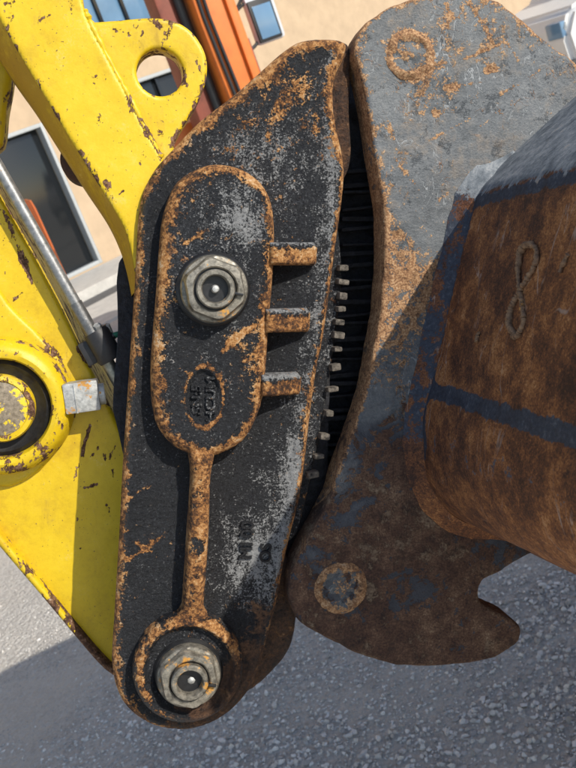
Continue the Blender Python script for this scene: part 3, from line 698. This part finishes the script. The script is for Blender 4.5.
# fillet weld between ear and shell
wi = [i for i in range(K) if 150 < PXp[i, 1] < 543 and PXp[i, 0] < 522]
V = []; bl = []
for k, i in enumerate(wi):
    sgn = -nr[i] if (prs[i] + nr[i] * .01 - np.array(P(540, 380, 0)[:2])) @ nr[i] < 0 else nr[i]
    wv = 1.15 + .10 * math.sin(k * .9) * random.random()
    fade = min(1, k / 6, (len(wi) - 1 - k) / 6) * .9 + .1
    w = .014 * wv * fade
    for (f, z) in ((w, .0005), (w * .78, .0035 * fade), (w * .4, .0085 * fade), (w * .12, .013 * fade), (-.001, .016 * fade)):
        q = prs[i] + sgn * f; V.append((q[0], q[1], z))
Fc = [[k * 5 + j, k * 5 + j + 1, (k + 1) * 5 + j + 1, (k + 1) * 5 + j] for k in range(len(wi) - 1) for j in range(4)]
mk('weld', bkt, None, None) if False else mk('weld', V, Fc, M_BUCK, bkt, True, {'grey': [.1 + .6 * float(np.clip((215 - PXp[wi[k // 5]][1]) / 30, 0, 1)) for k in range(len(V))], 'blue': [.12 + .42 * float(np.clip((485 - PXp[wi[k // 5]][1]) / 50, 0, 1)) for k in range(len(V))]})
M_BEAD = metal('flaking_weld_bead', (.07, .032, .018), (.40, .24, .13), .8, .0, .08, 230)
# looping weld doodle on the back plate
i0 = int(np.argmin(np.abs(PXp[:, 1] - 240) + 1000 * (PXp[:, 0] > 480))); i1 = int(np.argmin(np.abs(PXp[:, 1] - 383) + 1000 * (PXp[:, 0] > 480)))
pa = Vector((*prs[i0], 0)); pb = Vector((*prs[i1], 0)); pnrm = (pb - pa).cross(Vector((0, 0, 1))).normalized()
if pnrm.x > 0: pnrm = -pnrm
CAMM = Vector(((-MO).dot(MA), (-MO).dot(MB), (-MO).dot(MN)))
def on_back(px, py, lift=.0):
    e = P(px, py, 0); d = (e - CAMM); t = (pa + pnrm * lift - CAMM).dot(pnrm) / d.dot(pnrm); return CAMM + d * t
bead = [(515, 335), (509, 325), (511, 310), (517, 296), (526, 280), (535, 264), (536, 250), (529, 244), (521, 250), (518, 268), (519, 288), (522, 305), (523, 322), (518, 335), (513, 336)]
bb = smoothpts(bead, 9, False)
tube('weld_bead', bkt, M_BEAD, [on_back(x + random.uniform(-.5, .5), y + random.uniform(-.5, .5), .0022) for x, y in bb], .002, 8, True, True, [.0012 + .0010 * random.random() + .0008 * (k % 2) + .0012 * max(0, math.sin(k * .11)) for k in range(len(bb))])
for pts in ([(476, 342), (477, 338), (479, 332)], [(560, 272), (564, 262), (568, 254)]):
    bb = smoothpts(pts, 4, False)
    tube('weld_bead', bkt, M_BEAD, [on_back(x + random.uniform(-.5, .5), y + random.uniform(-.5, .5), .0022) for x, y in bb], .002, 8, True, True, [.0008 + .0012 * random.random() + .0006 * (k % 2) for k in range(len(bb))])

# ------------------------------------------------------------------ yellow link
lnk = thing('bucket_link', 'yellow painted bucket link with holed lifting lug behind the coupler top', 'link', P(130, 260, -.05))
LN = -.012
inner = [(-60, -74), (-25, -20), (0, 20), (14, 45), (30, 72), (47, 100), (69, 137), (92, 174), (112, 206), (125, 230), (132, 256), (137, 290)]
outer = [(-76, -58), (-41, -4), (-14, 37), (0, 60), (15, 82), (32, 106), (60, 150), (84, 187), (106, 220), (119, 247), (127, 272), (133, 297)]
link_px = [(-20, -90), (40, -60), (76, -30), (83, 4), (92, 28), (110, 62), (126, 92), (146, 130), (162, 158), (168, 180), (160, 215), (150, 250), (144, 292)]
lpoly = np.concatenate([smoothpts(np.array([P(x, y, LN)[:2] for x, y in link_px]), 4, False), smoothpts(np.array([P(x, y, LN)[:2] for x, y in inner[::-1]]), 6, False)])
relief('link_plate', lnk, M_YEL, lpoly, LN, .0028, lambda d, x, y: rnd(d, .0015), .11, (), {'wear': lambda d, x, y: .1 + .85 * scratches(x, y, [(4, 3, 14, 2), (100, 62, 106, 74), (104, 76, 108, 82), (96, 75, 97, 77), (62, 60, 70, 52), (104, 180, 108, 186), (118, 196, 124, 190), (40, 20, 52, 14)], 1.4) + .5 * dist(x, y, (8, 45), 25) + .4 * np.exp(-((x - (92 + (y - 28) * .54)) / 4.0) ** 2) * (y > 60)}, True, (.0006, 30))
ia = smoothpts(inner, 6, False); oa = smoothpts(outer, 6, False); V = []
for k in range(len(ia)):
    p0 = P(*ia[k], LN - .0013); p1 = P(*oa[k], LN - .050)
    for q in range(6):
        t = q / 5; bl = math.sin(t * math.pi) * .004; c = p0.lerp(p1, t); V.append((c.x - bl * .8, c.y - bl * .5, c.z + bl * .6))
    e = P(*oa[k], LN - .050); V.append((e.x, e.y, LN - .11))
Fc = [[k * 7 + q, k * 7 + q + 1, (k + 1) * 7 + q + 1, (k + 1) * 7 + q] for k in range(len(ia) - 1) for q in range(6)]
mk('edge_face', V, Fc, M_YEL, lnk, True, {'d': [.004 if v % 7 in (0, 5, 6) else .02 for v in range(len(V))], 'shade_tint': [.75] * len(V), 'wear': [.35 if V[v][1] > .30 else .15 for v in range(len(V))]})  # brown tint stands for warm bounced shade on this face
lug_px = [(70, 10), (86, 21), (118, 20), (148, 17.5), (172, 20), (190, 30), (202, 46), (207, 62), (206, 80), (200, 98), (190, 116), (176, 140), (170, 165), (150, 165), (120, 110), (90, 60)]
lh = circ(P(160, 72, -.022)[:2], .0225, 48)
relief('lug', lnk, M_YEL, pp(lug_px, -.022, 5), -.022, .0024, lambda d, x, y: rnd(d, .0025), .028, [lh], {'wear': lambda d, x, y: .15 + .9 * scratches(x, y, [(113, 28, 116, 31), (120, 30, 124, 33), (134, 26, 144, 39), (138, 26, 147, 36), (152, 22, 162, 26), (156, 26, 160, 28), (184, 80, 187, 88), (128, 33, 130, 35), (180, 94, 183, 97), (196, 60, 200, 72)], 1.7) + .3 * dist(x, y, (160, 24), 30) + .3 * dist(x, y, (195, 100), 25)}, True, (.0006, 40))
# weld bead between the plate and the lug
bb = smoothpts([(84, 10), (93, 30), (110, 63), (126, 93), (146, 131), (161, 158)], 8, False)
tube('weld_seam', lnk, M_YEL, [P(x + .4, y - .2, -.0155) for x, y in bb], .003, 8, True, True, [.0022 + .0022 * random.random() for _ in bb])
# far cheek of the link and the boss peeping out on its left
relief('far_cheek', lnk, M_YEL, pp([(-60, -60), (-8, 10), (4, 52), (12, 70), (6, 110), (-4, 150), (-60, 120)], -.12, 4), -.12, .006, lambda d, x, y: rnd(d, .004), .03, (), {'wear': lambda d, x, y: .1 + 0 * d})
M_BRN = plain('rust_brown_boss', (.09, .045, .03), .8, .4, 120, .5)
lathe('pin_boss', lnk, M_BRN, P(84, 161, -.13), [(.0245, -.03), (.0245, .008), (.021, .012), (.001, .012)], 40)

# ------------------------------------------------------------------ yellow dipper arm with boss, tube and fittings
arm = thing('excavator_arm', 'yellow excavator arm with round pin boss left of the coupler', 'arm', P(120, 660, -.105))
AN = -.105
arm_px = [(-330, -420), (-250, -300), (-120, -40), (-30, 140), (2, 198), (30, 247), (58, 300), (80, 346), (100, 386), (122, 430), (150, 490), (190, 570), (205, 640), (190, 690), (150, 695), (113, 671), (94, 650), (46, 596), (-4, 534), (-120, 395), (-330, 130), (-500, -100), (-480, -260)]
SCR = [(91, 423, 81.5, 456), (79, 463, 75, 480), (94, 412, 104, 438), (78, 349, 86, 362), (83, 347, 90, 366), (75, 415, 66, 434), (104, 455, 106, 460), (98, 447, 92, 456), (115, 446, 110, 457), (30, 438, 40, 436), (84, 488, 96, 485), (46, 342, 63, 359), (52, 345, 62, 361), (112, 470, 114, 478), (75, 515, 78, 520), (96, 530, 98, 534), (80, 548, 84, 549), (70, 528, 72, 530), (88, 600, 89, 606), (104, 560, 106, 566), (107, 505, 109, 512), (12, 225, 22, 262), (5, 215, 16, 244), (24, 262, 34, 290), (8, 262, 4, 276), (22, 292, 14, 300), (16, 236, 30, 276), (28, 270, 38, 294), (2, 210, 10, 226)]
def arm_wear(d, x, y):
    w = .05 + 1.0 * scratches(x, y, SCR, 1.9) + .75 * np.exp(-((x - (20 + (y - 265) * .55)) / 9) ** 2) * np.clip(1 - abs(y - 250) / 48, 0, 1)
    w += .28 * dist(x, y, (100, 480), 60) + .4 * dist(x, y, (108, 660), 40) + .35 * dist(x, y, (80, 350), 18)
    return w
relief('side_plate', arm, M_YEL, pp(arm_px, AN, 4), AN, .0026, lambda d, x, y: rnd(d, .005), .20, (), {'wear': arm_wear}, True, (.0007, 24))
# doubler plate round the boss
relief('doubler_plate', arm, M_YEL, pp([(-140, 200), (-40, 240), (10, 305), (40, 335), (62, 362), (72, 400), (62, 440), (30, 478), (-20, 480), (-140, 380)], AN + .006, 4), AN + .006, .003, lambda d, x, y: rnd(d, .004), .006, (), {'wear': lambda d, x, y: .05 + .3 * dist(x, y, (60, 360), 25)}, False, (.0006, 30))
# lower chord, a bar standing proud along the bottom edge
ch = smoothpts([(118, 672), (96, 650), (48, 592), (-4, 528), (-120, 388), (-330, 122)], 6, False)
co = smoothpts([(114, 677), (95, 660), (47, 603), (-5, 542), (-122, 404), (-334, 138)], 6, False)
poly = np.array([P(x, y, AN + .012)[:2] for x, y in np.concatenate([ch, co[::-1]])])
relief('lower_chord', arm, M_YEL, poly, AN + .014, .0022, lambda d, x, y: rnd(d, .005), .22, (), {'wear': lambda d, x, y: .12 + .95 * np.clip((y - 590) / 60, 0, 1) + .2 * np.clip((y - 520) / 90, 0, 1)}, True, (.0008, 40))
bcn = P(4, 405, AN)
z0 = .006
lathe('boss', arm, yellow('yellow_boss_paint'), bcn, [(.074, z0 - .004), (.072, z0 + .008), (.069, z0 + .020), (.064, z0 + .026), (.058, z0 + .028), (.053, z0 + .0265), (.051, z0 + .022), (.050, z0)], 72, None, .0002)
lathe('seal', arm, M_BLACK, bcn, [(.0505, z0), (.0505, z0 + .016), (.046, z0 + .019), (.041, z0 + .015), (.034, z0 + .014), (.033, z0)], 64)
pnp = lathe('pin', arm, yellow('yellow_pin_paint'), bcn, [(.0350, z0), (.0352, z0 + .024), (.0335, z0 + .028), (.0290, z0 + .029), (.0280, z0 + .0275), (.0275, z0 + .0275)], 64)
M_PINF = B('pin_face_worn'); _n = M_PINF.noise(75, 6, .65); M_PINF = M_PINF.out(M_PINF.mix(M_PINF.sm(_n, .55, .59), M_PINF.ramp(M_PINF.noise(260, 5), [(.3, (.11, .085, .055)), (.7, (.33, .27, .19))]), (.74, .53, .02)), .6, 0, M_PINF.bump(_n, .5, .001))
lathe('pin_face', pnp, M_PINF, bcn, [(.0278, z0 + .026), (.0278, z0 + .0278), (.0265, z0 + .0285), (.002, z0 + .0285), (.0015, z0 + .026), (.0005, z0 + .026)], 48)
# grease fitting block on the boss
gf = P(82, 396, AN + .020)
Rg = Matrix.Rotation(R(7), 3, 'Z')
gb = box('grease_fitting', arm, M_ZINC, gf, (.036, .032, .026), Rg, .0022)
box('groove', gb, M_ZINC, gf + Rg @ Vector((-.006, -.001, .0125)), (.0015, .030, .003), Rg, .0004)
lth = P(101, 394, AN + .020)
tube('cap', gb, M_ZINC, [lth + Rg @ Vector((-.004, 0, 0)), lth + Rg @ Vector((.004, 0, 0))], .0115, 12)
lathe('grease_stem', arm, M_BLACK, P(66, 398, AN + .012), [(.006, -.01), (.006, .01), (.001, .01)], 16)
# steel tube, sleeve, clamp and hose
TN = -.082
tb = tube('hydraulic_tube', arm, M_STEEL, [P(-60, 66, TN), P(7, 182, TN), P(77, 306, TN)], .0062, 18)
tube('sleeve', tb, metal('dark_sleeve', (.10, .10, .10), (.22, .22, .22), .35, .7), [P(75, 303, TN), P(95, 338, TN)], .0074, 18)
tube('tube_end', arm, metal('dull_tube_steel', (.16, .15, .12), (.36, .34, .28), .35, .8), [P(92, 334, TN), P(134, 410, TN)], .0070, 18)
ang = math.atan2(*(np.array(P(134, 410, TN)[:2]) - np.array(P(92, 334, TN)[:2]))[::-1])
Rc = Matrix.Rotation(ang, 3, 'Z')
M_CLMP = plain('black_clamp', (.022, .021, .022), .5, .3, 120, .3)
cl = tube('clamp', arm, M_CLMP, [P(95, 331, TN + .002), P(97, 334, TN + .002), P(110, 357.5, TN + .002), P(111.5, 360, TN + .002)], .0135, 24, True, True, [.0125, .0138, .0138, .0125])
box('clamp_base', cl, M_CLMP, P(92, 351, TN - .008), (.026, .020, .020), Rc, .002)
tube('bolt', cl, M_ZINC, [P(99, 331, TN + .002), P(97, 325, TN + .006)], .0045, 6)
tube('bolt', cl, M_ZINC, [P(110, 334, TN - .002), P(106, 325, TN + .002)], .0040, 6)
tube('hose', arm, M_GREEN, [P(112, 336, TN + .002), P(122, 333, TN), P(136, 328, TN - .002)], .0032, 10)
tube('hose_end', arm, M_BLACK, [P(108, 339, TN + .002), P(114, 335, TN + .002)], .0042, 10)

# ------------------------------------------------------------------ orange excavator in the yard
M_ORG = plain('orange_paint', (.68, .17, .025), .45, .14, 8, .15)
M_RED = plain('shaded_red_paint', (.22, .055, .03), .6, .25, 10, .2)  # dark red holds the shade on the orange machine's left side
M_RUB = plain('black_rubber', (.014, .014, .015), .55, .3, 20, .2)
oc = at_dist(222, 45, 6.6); ob = Vector((oc.x, oc.y, 0))
oxc = thing('orange_excavator', 'orange excavator standing in the yard behind the coupler', 'excavator', ob, False, R(20))
def obx(name, mat, c, size, rz=0, bev=.015, par=None, tilt=0):
    return box(name, par or oxc, mat, c, size, Matrix.Rotation(rz, 3, 'Z') @ Matrix.Rotation(tilt, 3, 'X'), bev, False)
bmn = obx('boom', M_ORG, (0, 0, 1.75), (.30, .26, 2.7), 0, .03)
obx('stiffener', M_ORG, (.09, -.145, 1.75), (.05, .03, 2.6), 0, .008, bmn)
obx('stiffener', M_ORG, (-.08, -.145, 1.75), (.03, .03, 2.6), 0, .008, bmn)
obx('side_arm', M_RED, (-.27, .10, 1.9), (.16, .20, 2.4), 0, .02)
tube('boom_cylinder', oxc, M_RUB, [(-.20, -.02, .8), (-.20, -.02, 3.0)], .035, 14, True, False)
obx('base_frame', M_RUB, (-.1, .1, .62), (.9, 1.0, .25), 0, .04)
for s in (-1, 1):
    tr = obx('track', M_RUB, (s * .48 - .1, .1, .27), (.28, 1.7, .50), 0, .13)
    for k in range(9): obx('track_pad', M_RUB, (s * .48 - .1, -.62 + k * .18, .525), (.30, .12, .03), 0, .006, tr)
    for k in range(3): tube('roller', tr, M_ORG, [(s * .63 - .1, -.4 + k * .5, .27), (s * .635 - .1 + s * .01, -.4 + k * .5, .27)], .15, 20, True, False)
obx('machine_body', M_ORG, (-.1, .75, 1.15), (1.0, .9, .75), 0, .06)
for k, (dx, dz) in enumerate(((.0, 0), (.05, .05))):
    hp = [(.17, -.02, 2.75 + dz), (.27 + dx, -.04, 2.55), (.31 + dx, -.04, 2.35), (.27, -.03, 2.17 - dz), (.17, -.02, 2.08)]
    hh = [Vector(p) for p in hp]
    tube('hose', oxc, M_RUB, [hh[0].lerp(hh[1], .5)] + hh[1:], .012, 8, True, False)
for k in range(2):
    x = -.125 + k * .04
    tube('hose', oxc, M_RUB, [(x, -.165 - .01 * (k % 2), 1.0), (x + .01, -.18, 1.6), (x - .005, -.17, 2.1), (x + .008, -.18, 2.6), (x, -.17, 3.05)], .013 if k != 2 else .009, 8, True, False)
for z in (1.45, 2.5): obx('hose_clamp', M_RUB, (-.105, -.168, z), (.11, .03, .05), 0, .006)
for z in (1.75, 2.35): obx('boom_plate', M_RED, (.155, .0, z), (.02, .2, .28), 0, .006, bmn)
# mirror on a bracket
tube('mirror_bracket', oxc, M_RUB, [(.13, -.05, 1.80), (.22, -.03, 1.83), (.30, -.02, 1.88)], .012, 8, True, False)
mr = obx('mirror', plain('pale_plastic', (.55, .57, .60), .4, .05, 9, .05), (.36, -.01, 1.99), (.24, .06, .34), R(8), .028)
obx('mirror_rim', M_RUB, (.35, -.042, 1.97), (.20, .02, .28), R(8), .01, mr)
obx('mirror_glass', M_GLASSB, (.352, -.054, 1.96), (.16, .008, .22), R(8), .003, mr)

# ------------------------------------------------------------------ orange marker post by the door
cp = at_dist(33, 225, 8.5)
con = thing('marker_post', 'orange plastic marker post standing before the dark door', 'post', (cp.x, cp.y, 0), False)
def wl(name, par, mat, prof, seg=28):
    V = []; Fc = []
    for r, z in prof:
        for j in range(seg):
            t = 2 * math.pi * j / seg; V.append((r * math.cos(t), r * math.sin(t), z))
    for i in range(len(prof) - 1):
        for j in range(seg): Fc.append([i * seg + j, i * seg + (j + 1) % seg, (i + 1) * seg + (j + 1) % seg, (i + 1) * seg + j])
    Fc.append(list(range((len(prof) - 1) * seg, len(prof) * seg)))
    return sharp(mk(name, V, Fc, mat, par, True, None, False), 40)
zt = at_dist(25, 199, 8.5).z
M_ORP = plain('orange_plastic', (.72, .16, .03), .5, .08, 12, .1)
wl('post', con, M_ORP, [(.09, .05), (.085, zt - .10), (.075, zt - .03), (.04, zt - .005), (.01, zt)])
wl('base', con, M_RUB, [(.22, 0), (.22, .04), (.17, .07), (.06, .075)])
wl('band', con, plain('pale_reflective_band', (.6, .6, .6), .4, .05, 20, .1), [(.0905, zt * .30), (.0905, zt * .42), (.086, zt * .42)])

# ------------------------------------------------------------------ white van at the far right
vp = on_ground(585, 118)
vb = at_dist(556, 30, 11.0)
van = thing('white_van', 'white van parked beyond the bucket ear at the far right', 'van', (vb.x + 1.95, vb.y + .75, 0), False, R(12))
M_WHT = plain('white_van_paint', (.74, .74, .72), .35, .04, 6, .05)
prof = [(-2.3, .35), (-2.35, .9), (-2.2, 1.15), (-1.5, 1.3), (-.9, 2.05), (-.6, 2.2), (2.3, 2.25), (2.4, 2.1), (2.4, .35)]
def vanbody(name, mat, pr2, y0, y1, bev):
    bm = bmesh.new(); f = bm.faces.new([bm.verts.new((x, y0, z)) for x, z in pr2]); r = bmesh.ops.extrude_face_region(bm, geom=[f])
    bmesh.ops.translate(bm, vec=(0, y1 - y0, 0), verts=[v for v in r['geom'] if isinstance(v, bmesh.types.BMVert)])
    bmesh.ops.recalc_face_normals(bm, faces=bm.faces)
    bmesh.ops.bevel(bm, geom=bm.edges[:], offset=bev, segments=3, affect='EDGES')
    me = bpy.data.meshes.new(name); bm.to_mesh(me); bm.free(); return sharp(link(name, me, mat, van), 35)
vanbody('body', M_WHT, prof, -.9, .9, .07)
for s in (-1, 1):
    obj_ = vanbody('window', M_GLASSD, [(-1.25, 1.35), (-.75, 1.95), (.1, 1.98), (.1, 1.35)], s * .905 - .006, s * .905 + .006, .003)
    for x in (-1.5, 1.5):
        wh = bpy.data.objects.new('wheel', None); COL.objects.link(wh); wh.parent = van
        tube('tyre', wh, M_RUB, [(x, s * .72, .33), (x, s * .92, .33)], .33, 28, True, False)
        tube('rim', wh, M_FRAME, [(x, s * .90, .33), (x, s * .93, .33)], .19, 20, True, False)
    box('headlight', van, M_GLASSB, (-2.29, s * .68, .95), (.10, .30, .18), None, .02, False)
    box('mirror', van, M_RUB, (-1.2, s * 1.02, 1.45), (.12, .2, .26), None, .03, False)
vanbody('windscreen', M_GLASSD, [(-1.44, 1.36), (-1.42, 1.38), (-.96, 2.0), (-.98, 2.0)], -.75, .75, .003)
box('bumper', van, M_RUB, (-2.33, 0, .48), (.16, 1.78, .24), None, .04, False)
